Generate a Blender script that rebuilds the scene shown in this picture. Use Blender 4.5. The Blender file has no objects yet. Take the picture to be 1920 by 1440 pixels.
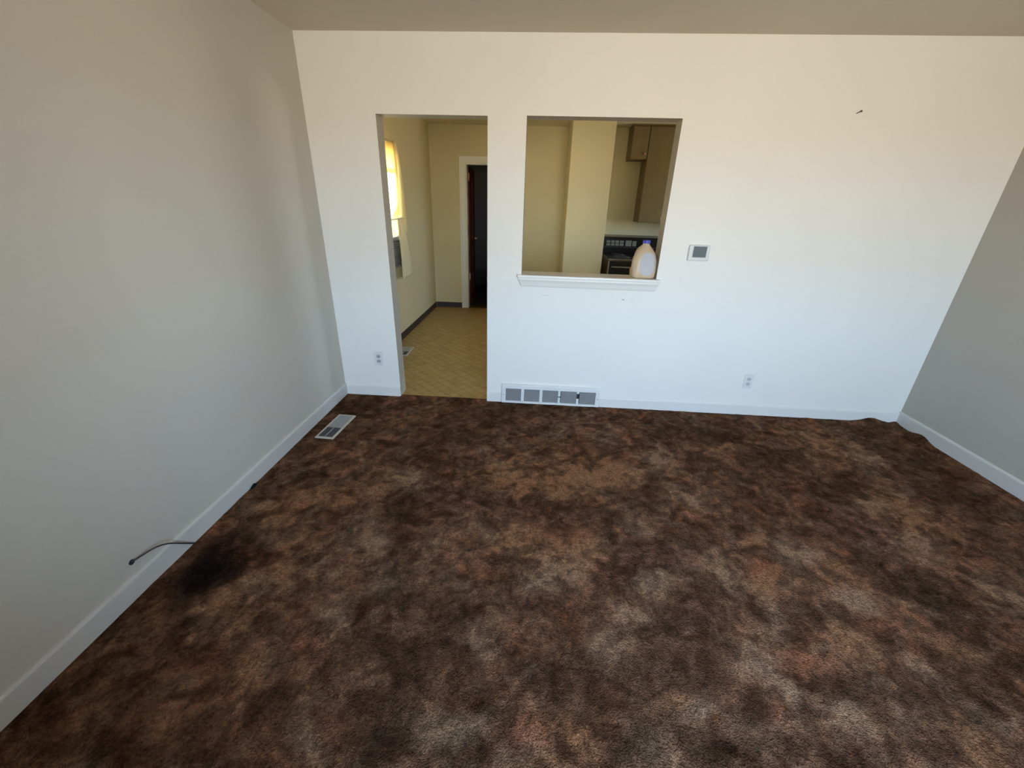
import bpy, bmesh, math
import numpy as np
from mathutils import Matrix, Vector

SC = bpy.context.scene
COL = SC.collection

# ------------------------------------------------------------------ camera
cam_d = bpy.data.cameras.new('camera')
cam = bpy.data.objects.new('camera', cam_d)
COL.objects.link(cam)
cam_d.sensor_width = 36.0
cam_d.lens = 14.338
cam_d.clip_start = 0.02
RIGHT = Vector((0.99748049, 0.06570157, 0.02675756))
DOWN = Vector((0.05094048, -0.40084645, -0.91472793))
FWD = Vector((-0.04937339, 0.91378631, -0.40318338))
mw = Matrix.Identity(4)
for i in range(3):
    mw[i][0] = RIGHT[i]; mw[i][1] = -DOWN[i]; mw[i][2] = -FWD[i]
mw[0][3], mw[1][3], mw[2][3] = 1.5681, -3.0466, 1.5059
cam.matrix_world = mw
SC.camera = cam

# ------------------------------------------------------------------ view and exposure
SC.view_settings.view_transform = 'Standard'
SC.view_settings.look = 'None'
SC.view_settings.gamma = 1.0
SC.view_settings.use_curve_mapping = False
SC.view_settings.exposure = 2.86
SC.cycles.max_bounces = 12
SC.cycles.diffuse_bounces = 8
SC.cycles.transparent_max_bounces = 12
SC.cycles.sample_clamp_indirect = 6.0
SC.cycles.use_denoising = True

# ------------------------------------------------------------------ daylight: blue sky above, sunlit warm ground below
SKY_TOP = (0.26, 0.50, 1.0)
SKY_LOW = (0.64, 0.82, 1.0)
GROUND = (1.0, 0.87, 0.73)
SKY_S, GROUND_S = 4.6, 3.0
world = bpy.data.worlds.new('daylight')
SC.world = world
world.use_nodes = True
nt = world.node_tree
nt.nodes.clear()
wo = nt.nodes.new('ShaderNodeOutputWorld')
bg = nt.nodes.new('ShaderNodeBackground')
tc = nt.nodes.new('ShaderNodeTexCoord')
sp = nt.nodes.new('ShaderNodeSeparateXYZ')
mr = nt.nodes.new('ShaderNodeMapRange')
mr.inputs['From Min'].default_value = -1.0
mr.inputs['From Max'].default_value = 1.0
cr = nt.nodes.new('ShaderNodeValToRGB')
e = cr.color_ramp.elements
e[0].position = 0.0
e[0].color = tuple(c * GROUND_S / 10 for c in GROUND) + (1,)
e[1].position = 1.0
e[1].color = tuple(c * SKY_S / 10 for c in SKY_TOP) + (1,)
n = e.new(0.49); n.color = tuple(c * GROUND_S / 10 for c in GROUND) + (1,)
n = e.new(0.51); n.color = tuple(c * SKY_S / 10 for c in SKY_LOW) + (1,)
bg.inputs['Strength'].default_value = 10.0
nt.links.new(tc.outputs['Generated'], sp.inputs[0])
nt.links.new(sp.outputs['Z'], mr.inputs['Value'])
nt.links.new(mr.outputs[0], cr.inputs[0])
nt.links.new(cr.outputs[0], bg.inputs['Color'])
nt.links.new(bg.outputs[0], wo.inputs[0])

# ------------------------------------------------------------------ sun on the kitchen side of the house
sun_d = bpy.data.lights.new('sun', 'SUN')
sun_d.energy = 60.0; sun_d.angle = math.radians(1.0); sun_d.color = (1.0, 0.86, 0.62)
sun = bpy.data.objects.new('sun', sun_d); COL.objects.link(sun)
sun.rotation_euler = Vector((0.62, -0.06, -0.78)).to_track_quat('-Z', 'Y').to_euler()

# ------------------------------------------------------------------ room dimensions (metres)
W = 4.474          # living room width
H = 2.44           # ceiling height
T = 0.13           # partition thickness
YB = -4.10         # back wall
KY = 3.25          # kitchen far wall
KH = 2.46          # kitchen ceiling
DX0, DX1, DZ = 0.47, 1.198, 2.017      # doorway
PX0, PX1, PZ0, PZ1 = 1.448, 2.418, 1.02, 2.022   # pass-through
BW = dict(x0=1.62, x1=3.22, z0=0.64, z1=2.02)     # window behind the camera
KW = dict(y0=0.72, y1=1.66, z0=0.82, z1=1.97)     # kitchen window
FILL_WIN = dict(y0=1.45, y1=2.20, z0=1.12, z1=1.95)   # added window outside the view, brightens the kitchen


def portal(name, loc, rot, sx, sy):
    d = bpy.data.lights.new(name, 'AREA')
    d.shape = 'RECTANGLE'; d.size = sx; d.size_y = sy
    d.cycles.is_portal = True
    o = bpy.data.objects.new(name, d); COL.objects.link(o)
    o.location = loc; o.rotation_euler = rot
    return o


portal('daylight_portal', ((BW['x0'] + BW['x1']) / 2, YB - 0.14, (BW['z0'] + BW['z1']) / 2), (math.radians(90), 0, 0), BW['x1'] - BW['x0'], BW['z1'] - BW['z0'])
portal('daylight_portal', (W + 0.14, (FILL_WIN['y0'] + FILL_WIN['y1']) / 2, (FILL_WIN['z0'] + FILL_WIN['z1']) / 2), (0, math.radians(90), 0), FILL_WIN['z1'] - FILL_WIN['z0'], FILL_WIN['y1'] - FILL_WIN['y0'])
portal('daylight_portal', (-0.14, (KW['y0'] + KW['y1']) / 2, (KW['z0'] + KW['z1']) / 2), (0, math.radians(-90), 0), KW['z1'] - KW['z0'], KW['y1'] - KW['y0'])


# ------------------------------------------------------------------ material helpers
def new_mat(name):
    m = bpy.data.materials.new(name)
    m.use_nodes = True
    return m, m.node_tree, m.node_tree.nodes['Principled BSDF']


def node(nt, kind, **kw):
    n = nt.nodes.new(kind)
    for k, v in kw.items():
        if k in n.inputs:
            n.inputs[k].default_value = v
        else:
            setattr(n, k, v)
    return n


def mixrgb(nt, fac, a, b, mode='MIX'):
    m = nt.nodes.new('ShaderNodeMix'); m.data_type = 'RGBA'; m.blend_type = mode
    for sock, v in ((m.inputs[0], fac), (m.inputs[6], a), (m.inputs[7], b)):
        if isinstance(v, (int, float)):
            sock.default_value = v
        elif isinstance(v, tuple):
            sock.default_value = v if len(v) == 4 else v + (1,)
        else:
            nt.links.new(v, sock)
    return m.outputs[2]


def math_n(nt, op, a, b=None, c=None, clamp=False):
    m = nt.nodes.new('ShaderNodeMath'); m.operation = op; m.use_clamp = clamp
    for i, v in enumerate((a, b, c)):
        if v is None:
            continue
        if isinstance(v, (int, float)):
            m.inputs[i].default_value = v
        else:
            nt.links.new(v, m.inputs[i])
    return m.outputs[0]


def paint(name, col, rough=0.6, bump=0.25, scale=260.0, mottled=0.04, spec=0.3, spots=()):
    """rolled wall paint: faint orange-peel relief, faint uneven colour, optional scuffs at given places"""
    m, nt, b = new_mat(name)
    g = node(nt, 'ShaderNodeNewGeometry')
    n1 = node(nt, 'ShaderNodeTexNoise', Scale=scale, Detail=2.0)
    n2 = node(nt, 'ShaderNodeTexNoise', Scale=1.3, Detail=4.0)
    nt.links.new(g.outputs['Position'], n1.inputs['Vector'])
    nt.links.new(g.outputs['Position'], n2.inputs['Vector'])
    dark = tuple(c * (1 - 2 * mottled) for c in col)
    c = mixrgb(nt, n2.outputs[0], dark, col)
    for (x, y, z, rx, rz, amt, sc) in spots:
        mp = node(nt, 'ShaderNodeMapping', vector_type='TEXTURE')
        mp.inputs['Location'].default_value = (x, y, z)
        mp.inputs['Scale'].default_value = (rx, 0.05, rz)
        nt.links.new(g.outputs['Position'], mp.inputs['Vector'])
        ln = node(nt, 'ShaderNodeVectorMath', operation='LENGTH')
        nt.links.new(mp.outputs[0], ln.inputs[0])
        nz = node(nt, 'ShaderNodeTexNoise', Scale=90.0, Detail=2.0)
        nt.links.new(g.outputs['Position'], nz.inputs['Vector'])
        f = math_n(nt, 'SUBTRACT', 1.35, math_n(nt, 'ADD', ln.outputs['Value'], nz.outputs[0]), clamp=True)
        f = math_n(nt, 'MULTIPLY', f, amt, clamp=True)
        c = mixrgb(nt, f, c, sc)
    nt.links.new(c, b.inputs['Base Color'])
    b.inputs['Roughness'].default_value = rough
    b.inputs['Specular IOR Level'].default_value = spec
    bp = node(nt, 'ShaderNodeBump', Strength=bump, Distance=0.0015)
    nt.links.new(n1.outputs[0], bp.inputs['Height'])
    nt.links.new(bp.outputs[0], b.inputs['Normal'])
    return m


def plain(name, col, rough=0.5, metal=0.0, spec=0.5, var=0.06, scale=30.0):
    m, nt, b = new_mat(name)
    g = node(nt, 'ShaderNodeTexCoord')
    n1 = node(nt, 'ShaderNodeTexNoise', Scale=scale, Detail=3.0)
    nt.links.new(g.outputs['Object'], n1.inputs['Vector'])
    c = mixrgb(nt, n1.outputs[0], tuple(x * (1 - var) for x in col), tuple(min(1, x * (1 + var)) for x in col))
    nt.links.new(c, b.inputs['Base Color'])
    b.inputs['Roughness'].default_value = rough
    b.inputs['Metallic'].default_value = metal
    b.inputs['Specular IOR Level'].default_value = spec
    return m


M = {}
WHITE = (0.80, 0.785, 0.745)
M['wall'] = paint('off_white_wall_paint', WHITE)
M['side'] = paint('left_wall_painted_shade', (0.56, 0.53, 0.465))  # same off-white as the front wall, with shade put into the colour
M['side_r'] = paint('right_wall_painted_shade', (0.46, 0.435, 0.38))  # off-white too, darkened further to paint in the right wall's shade
M['reveal'] = paint('reveal_painted_shade', (0.48, 0.44, 0.375))  # white of the openings, darkened to stand for their shade
M['wall_front'] = paint('off_white_wall_paint_scuffed', (0.88, 0.87, 0.83), spots=[
    (1.63, 0, 0.892, 0.035, 0.006, 0.6, (0.52, 0.50, 0.48)),
    (2.205, 0, 0.885, 0.016, 0.010, 1.2, (0.42, 0.40, 0.40)),
    (2.27, 0, 0.887, 0.030, 0.006, 0.5, (0.55, 0.53, 0.50))])
M['back'] = paint('back_wall_bounce_tone', (0.58, 0.52, 0.42))  # unseen wall, tone made up to set how much light it bounces
M['ceiling'] = paint('flat_ceiling_paint', (0.66, 0.60, 0.50), rough=0.9, bump=0.5, scale=160.0, spec=0.1)
M['trim'] = paint('white_gloss_trim_paint', (0.82, 0.81, 0.78), rough=0.35, bump=0.08, scale=90.0, mottled=0.03, spec=0.5)
M['trim_side'] = paint('side_trim_painted_shade', (0.60, 0.585, 0.55), rough=0.4, bump=0.08, scale=90.0, mottled=0.04, spec=0.5)  # the same white trim, shade along the side walls painted in
M['kit_wall'] = paint('pale_yellow_kitchen_paint', (0.70, 0.615, 0.385), rough=0.6, bump=0.15)
M['kit_ceiling'] = paint('kitchen_ceiling_paint', (0.70, 0.62, 0.45), rough=0.8, bump=0.3, scale=160.0)
M['sill'] = paint('worn_white_sill_paint', (0.76, 0.72, 0.64), rough=0.35, bump=0.1, mottled=0.06, spec=0.5, spots=[
    (2.20, 0.06, 1.04, 0.16, 0.5, 0.55, (0.50, 0.27, 0.20)), (2.36, 0.03, 1.04, 0.06, 0.5, 0.8, (0.42, 0.20, 0.14))])
M['dark_base'] = plain('dark_brown_vinyl_base', (0.045, 0.032, 0.024), 0.5)
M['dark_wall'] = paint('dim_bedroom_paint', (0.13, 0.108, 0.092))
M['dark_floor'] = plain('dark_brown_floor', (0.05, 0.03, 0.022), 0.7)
M['wood'] = plain('dark_red_brown_stained_wood', (0.15, 0.040, 0.030), 0.65, spec=0.2, scale=8.0, var=0.3)
M['brass'] = plain('painted_brass', (0.55, 0.30, 0.16), 0.4, 0.4)
M['cream_metal'] = plain('cream_painted_metal', (0.62, 0.55, 0.40), 0.45)
M['dark'] = plain('black_void', (0.01, 0.01, 0.01), 0.9, spec=0.1)
M['grille'] = plain('grey_return_air_louvre', (0.22, 0.22, 0.225), 0.5)
M['white_metal'] = plain('white_enamelled_steel', (0.80, 0.80, 0.79), 0.35)
M['reg_frame'] = plain('cream_register_frame', (0.56, 0.50, 0.42), 0.45, scale=60, var=0.15)
M['reg_slat'] = plain('grey_steel_slats', (0.40, 0.41, 0.41), 0.35, 0.5)
M['reg_dirty'] = plain('dirty_grey_steel_slats', (0.10, 0.095, 0.09), 0.5, 0.3)
M['white_plastic'] = plain('white_plastic', (0.74, 0.74, 0.74), 0.35)
M['outlet'] = plain('grey_receptacle_plastic', (0.42, 0.42, 0.43), 0.4)
M['slot'] = plain('dark_slot', (0.03, 0.03, 0.03), 0.6)
M['lcd'] = plain('grey_liquid_crystal_screen', (0.16, 0.19, 0.21), 0.12, spec=0.8)
M['lcd_light'] = plain('pale_screen_reflection_film', (0.36, 0.41, 0.41), 0.12, spec=0.8)
M['cable'] = plain('dark_grey_cable_sheath', (0.035, 0.035, 0.04), 0.45)
M['range_side'] = plain('brown_enamel_range_side', (0.20, 0.15, 0.095), 0.45)
M['range_black'] = plain('black_enamel', (0.012, 0.010, 0.010), 0.25)
M['range_glass'] = plain('black_oven_glass', (0.006, 0.008, 0.008), 0.08)
M['chrome'] = plain('brushed_trim_metal', (0.42, 0.38, 0.33), 0.35, 0.8)
M['button'] = plain('greyish_tan_push_button', (0.22, 0.20, 0.165), 0.5)
M['coil'] = plain('black_coil_element', (0.03, 0.028, 0.028), 0.5)
M['cabinet'] = plain('brown_cabinet_wood', (0.185, 0.135, 0.060), 0.5, spec=0.2, scale=6.0, var=0.2)
M['appliance'] = plain('grey_plastic_housing', (0.26, 0.24, 0.22), 0.5)
M['rod'] = plain('white_curtain_rod', (0.6, 0.58, 0.5), 0.4)
M['bin'] = plain('pale_grey_plastic', (0.42, 0.42, 0.48), 0.5)
M['blue_cap'] = plain('blue_plastic_cap', (0.025, 0.035, 0.42), 0.4)
M['label'] = plain('white_paper_label', (0.50, 0.50, 0.54), 0.6, var=0.1, scale=25)


def jug_material():
    m, nt, b = new_mat('translucent_milky_plastic')
    b.inputs['Base Color'].default_value = (0.62, 0.50, 0.35, 1)
    b.inputs['Roughness'].default_value = 0.35
    b.inputs['Subsurface Weight'].default_value = 0.6
    b.inputs['Subsurface Radius'].default_value = (0.05, 0.035, 0.02)
    b.inputs['Subsurface Scale'].default_value = 0.5
    g = node(nt, 'ShaderNodeTexCoord')
    n1 = node(nt, 'ShaderNodeTexNoise', Scale=12.0, Detail=3.0)
    nt.links.new(g.outputs['Object'], n1.inputs['Vector'])
    nt.links.new(mixrgb(nt, n1.outputs[0], (0.56, 0.40, 0.25), (0.66, 0.57, 0.43)), b.inputs['Base Color'])
    return m


M['jug'] = jug_material()


def glass_material():
    m = bpy.data.materials.new('clear_window_glass'); m.use_nodes = True
    nt = m.node_tree; nt.nodes.clear()
    o = node(nt, 'ShaderNodeOutputMaterial')
    t = node(nt, 'ShaderNodeBsdfTransparent'); t.inputs[0].default_value = (0.97, 0.98, 0.97, 1)
    g = node(nt, 'ShaderNodeBsdfGlossy', Roughness=0.02)
    f = node(nt, 'ShaderNodeFresnel', IOR=1.3)
    mx = node(nt, 'ShaderNodeMixShader')
    nt.links.new(f.outputs[0], mx.inputs[0]); nt.links.new(t.outputs[0], mx.inputs[1]); nt.links.new(g.outputs[0], mx.inputs[2])
    nt.links.new(mx.outputs[0], o.inputs[0])
    return m


M['glass'] = glass_material()


def cloth_material(name, col, trans):
    m = bpy.data.materials.new(name); m.use_nodes = True
    nt = m.node_tree; nt.nodes.clear()
    o = node(nt, 'ShaderNodeOutputMaterial')
    d = node(nt, 'ShaderNodeBsdfDiffuse'); d.inputs[0].default_value = col + (1,)
    t = node(nt, 'ShaderNodeBsdfTranslucent'); t.inputs[0].default_value = col + (1,)
    mx = node(nt, 'ShaderNodeMixShader'); mx.inputs[0].default_value = trans
    tcn = node(nt, 'ShaderNodeTexCoord'); w = node(nt, 'ShaderNodeTexNoise', Scale=400.0)
    nt.links.new(tcn.outputs['Object'], w.inputs['Vector'])
    bp = node(nt, 'ShaderNodeBump', Strength=0.2, Distance=0.001)
    nt.links.new(w.outputs[0], bp.inputs['Height']); nt.links.new(bp.outputs[0], d.inputs['Normal'])
    nt.links.new(d.outputs[0], mx.inputs[1]); nt.links.new(t.outputs[0], mx.inputs[2]); nt.links.new(mx.outputs[0], o.inputs[0])
    return m


M['curtain'] = cloth_material('cream_curtain_cloth', (0.84, 0.76, 0.50), 0.5)
M['sheer'] = cloth_material('sheer_pale_yellow_cloth', (0.95, 0.89, 0.68), 0.85)
M['valance'] = cloth_material('golden_valance_cloth', (0.93, 0.79, 0.42), 0.65)


def carpet_material():
    m, nt, b = new_mat('mottled_brown_shag_carpet')
    at = node(nt, 'ShaderNodeAttribute', attribute_name='pattern')
    g = node(nt, 'ShaderNodeNewGeometry')
    # yarn specks and short tufts
    v = node(nt, 'ShaderNodeTexVoronoi', Scale=190.0)
    n1 = node(nt, 'ShaderNodeTexNoise', Scale=75.0, Detail=4.0, Roughness=0.65)
    n2 = node(nt, 'ShaderNodeTexNoise', Scale=28.0, Detail=3.0, Roughness=0.6)
    wob = node(nt, 'ShaderNodeVectorMath', operation='ADD')
    nt.links.new(g.outputs['Position'], wob.inputs[0])
    sc = node(nt, 'ShaderNodeVectorMath', operation='SCALE'); sc.inputs['Scale'].default_value = 0.02
    nt.links.new(n2.outputs['Color'], sc.inputs[0])
    nt.links.new(sc.outputs[0], wob.inputs[1])
    for t in (n1, n2):
        nt.links.new(g.outputs['Position'], t.inputs['Vector'])
    nt.links.new(wob.outputs[0], v.inputs['Vector'])
    f1 = math_n(nt, 'MULTIPLY_ADD', n1.outputs[0], 2.2, -0.1)
    f2 = math_n(nt, 'MULTIPLY_ADD', n2.outputs[0], 1.0, 0.5)
    f = math_n(nt, 'MULTIPLY', f1, f2)
    vd = math_n(nt, 'MULTIPLY_ADD', v.outputs['Distance'], -0.6, 1.22)
    f = math_n(nt, 'MULTIPLY', f, vd)
    c = mixrgb(nt, 1.0, at.outputs['Color'], (1, 1, 1), 'MULTIPLY')
    comb = node(nt, 'ShaderNodeCombineXYZ')
    for i in range(3):
        nt.links.new(f, comb.inputs[i])
    c = mixrgb(nt, 1.0, c, comb.outputs[0], 'MULTIPLY')
    nt.links.new(c, b.inputs['Base Color'])
    b.inputs['Roughness'].default_value = 1.0
    b.inputs['Specular IOR Level'].default_value = 0.0
    h = math_n(nt, 'ADD', n1.outputs[0], math_n(nt, 'MULTIPLY', v.outputs['Distance'], -0.5))
    bp = node(nt, 'ShaderNodeBump', Strength=0.9, Distance=0.012)
    nt.links.new(h, bp.inputs['Height']); nt.links.new(bp.outputs[0], b.inputs['Normal'])
    return m


M['cafe'] = cloth_material('dense_cream_cloth', (0.74, 0.66, 0.44), 0.25)
M['carpet'] = carpet_material()


def tile_material():
    m, nt, b = new_mat('yellow_brown_vinyl_tile')
    g = node(nt, 'ShaderNodeNewGeometry')
    oi = node(nt, 'ShaderNodeObjectInfo')
    n1 = node(nt, 'ShaderNodeTexNoise', Scale=9.0, Detail=5.0, Roughness=0.7)
    n2 = node(nt, 'ShaderNodeTexNoise', Scale=60.0, Detail=3.0)
    for t in (n1, n2):
        nt.links.new(g.outputs['Position'], t.inputs['Vector'])
    c = mixrgb(nt, n1.outputs[0], (0.20, 0.115, 0.028), (0.56, 0.40, 0.15))
    c = mixrgb(nt, math_n(nt, 'MULTIPLY', n2.outputs[0], 0.5), c, (0.32, 0.20, 0.07))
    c = mixrgb(nt, math_n(nt, 'MULTIPLY', oi.outputs['Random'], 0.28), c, (0.52, 0.39, 0.20))
    nt.links.new(c, b.inputs['Base Color'])
    b.inputs['Roughness'].default_value = 0.5
    return m


M['tile'] = tile_material()
M['joint'] = plain('dark_olive_tile_joint', (0.10, 0.062, 0.018), 0.6)


# ------------------------------------------------------------------ mesh helpers
def link(name, me, mats, parent=None, **props):
    o = bpy.data.objects.new(name, me)
    COL.objects.link(o)
    for m in (mats if isinstance(mats, (list, tuple)) else [mats]):
        me.materials.append(m)
    if parent is not None:
        o.parent = parent
    for k, v in props.items():
        o[k] = v
    return o


def obj(name, bm, mats, parent=None, smooth=False, **props):
    me = bpy.data.meshes.new(name)
    bmesh.ops.recalc_face_normals(bm, faces=bm.faces)
    bm.to_mesh(me); bm.free()
    if smooth:
        for p in me.polygons:
            p.use_smooth = True
    return link(name, me, mats, parent, **props)


def thing(name, label, cat, loc=(0, 0, 0), group=None):
    o = bpy.data.objects.new(name, None); COL.objects.link(o)
    o.location = loc; o['label'] = label; o['category'] = cat
    o.empty_display_size = 0.05
    if group:
        o['group'] = group
    return o


def bx(bm, x0, x1, y0, y1, z0, z1, bevel=0.0, seg=2, mat=0):
    r = bmesh.ops.create_cube(bm, size=1.0)
    vs = r['verts']
    for v in vs:
        v.co = Vector(((x0 + x1) / 2 + v.co.x * (x1 - x0), (y0 + y1) / 2 + v.co.y * (y1 - y0), (z0 + z1) / 2 + v.co.z * (z1 - z0)))
    fs = {f for v in vs for f in v.link_faces}
    for f in fs:
        f.material_index = mat
    if bevel > 0:
        es = list({ed for v in vs for ed in v.link_edges})
        bmesh.ops.bevel(bm, geom=es, offset=bevel, segments=seg, affect='EDGES', profile=0.6)
    return vs


def box(name, b, mat, parent=None, bevel=0.0, seg=2, **props):
    bm = bmesh.new(); bx(bm, *b, bevel=bevel, seg=seg)
    return obj(name, bm, mat, parent, **props)


def cyl(bm, c, r, h, axis='z', seg=20, r2=None):
    ret = bmesh.ops.create_cone(bm, cap_ends=True, segments=seg, radius1=r, radius2=r if r2 is None else r2, depth=h)
    rot = {'z': Matrix.Identity(3), 'y': Matrix.Rotation(math.radians(90), 3, 'X'), 'x': Matrix.Rotation(math.radians(90), 3, 'Y')}[axis]
    for v in ret['verts']:
        v.co = rot @ v.co + Vector(c)
    return ret['verts']


def tube(name, pts, r, mat, parent=None, seg=10, res=4, **props):
    cu = bpy.data.curves.new(name, 'CURVE'); cu.dimensions = '3D'
    s = cu.splines.new('NURBS'); s.points.add(len(pts) - 1)
    for i, p in enumerate(pts):
        s.points[i].co = tuple(p) + (1,)
    s.use_endpoint_u = True; s.order_u = min(4, len(pts)); s.resolution_u = res
    cu.bevel_depth = r; cu.bevel_resolution = 3; cu.use_fill_caps = True
    o = bpy.data.objects.new(name, cu)
    COL.objects.link(o)
    dg = bpy.context.evaluated_depsgraph_get()
    me = bpy.data.meshes.new_from_object(o.evaluated_get(dg))
    bpy.data.objects.remove(o)
    for p in me.polygons:
        p.use_smooth = True
    me.materials.clear()
    return link(name, me, mat, parent, **props)


def wall_slab(name, axis, a0, a1, z0, z1, t0, t1, holes, mats, parent=None, **props):
    """upright slab with rectangular openings. axis 'x': runs along x with thickness in y (t0..t1); axis 'y': runs along y.
    mats: (face at t0, face at t1, openings and ends)"""
    us = sorted({a0, a1, *[h[0] for h in holes], *[h[1] for h in holes]})
    zs = sorted({z0, z1, *[h[2] for h in holes], *[h[3] for h in holes]})
    def solid(i, j):
        if i < 0 or j < 0 or i >= len(us) - 1 or j >= len(zs) - 1:
            return False
        u = (us[i] + us[i + 1]) / 2; z = (zs[j] + zs[j + 1]) / 2
        return not any(h[0] < u < h[1] and h[2] < z < h[3] for h in holes)
    bm = bmesh.new(); cache = {}
    def V(u, t, z):
        k = (round(u, 5), round(t, 5), round(z, 5))
        if k not in cache:
            cache[k] = bm.verts.new((u, t, z) if axis == 'x' else (t, u, z))
        return cache[k]
    def F(vs, mi):
        f = bm.faces.new(vs); f.material_index = mi
    for i in range(len(us) - 1):
        for j in range(len(zs) - 1):
            if not solid(i, j):
                continue
            u, v, z, w = us[i], us[i + 1], zs[j], zs[j + 1]
            F([V(u, t0, z), V(v, t0, z), V(v, t0, w), V(u, t0, w)], 0)
            F([V(u, t1, z), V(u, t1, w), V(v, t1, w), V(v, t1, z)], 1)
            if not solid(i - 1, j): F([V(u, t0, z), V(u, t0, w), V(u, t1, w), V(u, t1, z)], 2)
            if not solid(i + 1, j): F([V(v, t0, z), V(v, t1, z), V(v, t1, w), V(v, t0, w)], 2)
            if not solid(i, j - 1): F([V(u, t0, z), V(u, t1, z), V(v, t1, z), V(v, t0, z)], 2)
            if not solid(i, j + 1): F([V(u, t0, w), V(v, t0, w), V(v, t1, w), V(u, t1, w)], 2)
    return obj(name, bm, mats, parent, **props)


def extrude_profile(name, prof, p0, p1, out, mat, parent=None, **props):
    """profile [(offset from wall, z)] swept from p0 to p1 (xy); out = unit xy pointing away from the wall"""
    bm = bmesh.new()
    rings = []
    for p in (p0, p1):
        rings.append([bm.verts.new((p[0] + out[0] * d, p[1] + out[1] * d, z)) for d, z in prof])
    n = len(prof)
    for i in range(n):
        j = (i + 1) % n
        bm.faces.new((rings[0][i], rings[0][j], rings[1][j], rings[1][i]))
    bm.faces.new(rings[0]); bm.faces.new(rings[1][::-1])
    return obj(name, bm, mat, parent, **props)


S = dict(kind='structure')

# ================================================================== the living room shell
def bhole():
    return (BW['x0'], BW['x1'], BW['z0'], BW['z1'])


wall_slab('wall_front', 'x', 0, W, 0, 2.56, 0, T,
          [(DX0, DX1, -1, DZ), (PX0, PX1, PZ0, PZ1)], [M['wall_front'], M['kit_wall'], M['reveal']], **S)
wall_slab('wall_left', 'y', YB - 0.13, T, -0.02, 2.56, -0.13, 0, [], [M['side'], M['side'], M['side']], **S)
wall_slab('wall_right', 'y', YB - 0.13, KY + 0.12, -0.02, 2.56, W, W + 0.13, [(FILL_WIN['y0'], FILL_WIN['y1'], FILL_WIN['z0'], FILL_WIN['z1'])], [M['side_r'], M['side_r'], M['trim']], **S)
wall_slab('wall_back', 'x', 0, W, -0.02, 2.56, YB - 0.13, YB, [bhole()], [M['wall'], M['back'], M['trim']], **S)
box('ceiling', (0, W, YB, 0, H, H + 0.12), M['ceiling'], **S)

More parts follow.
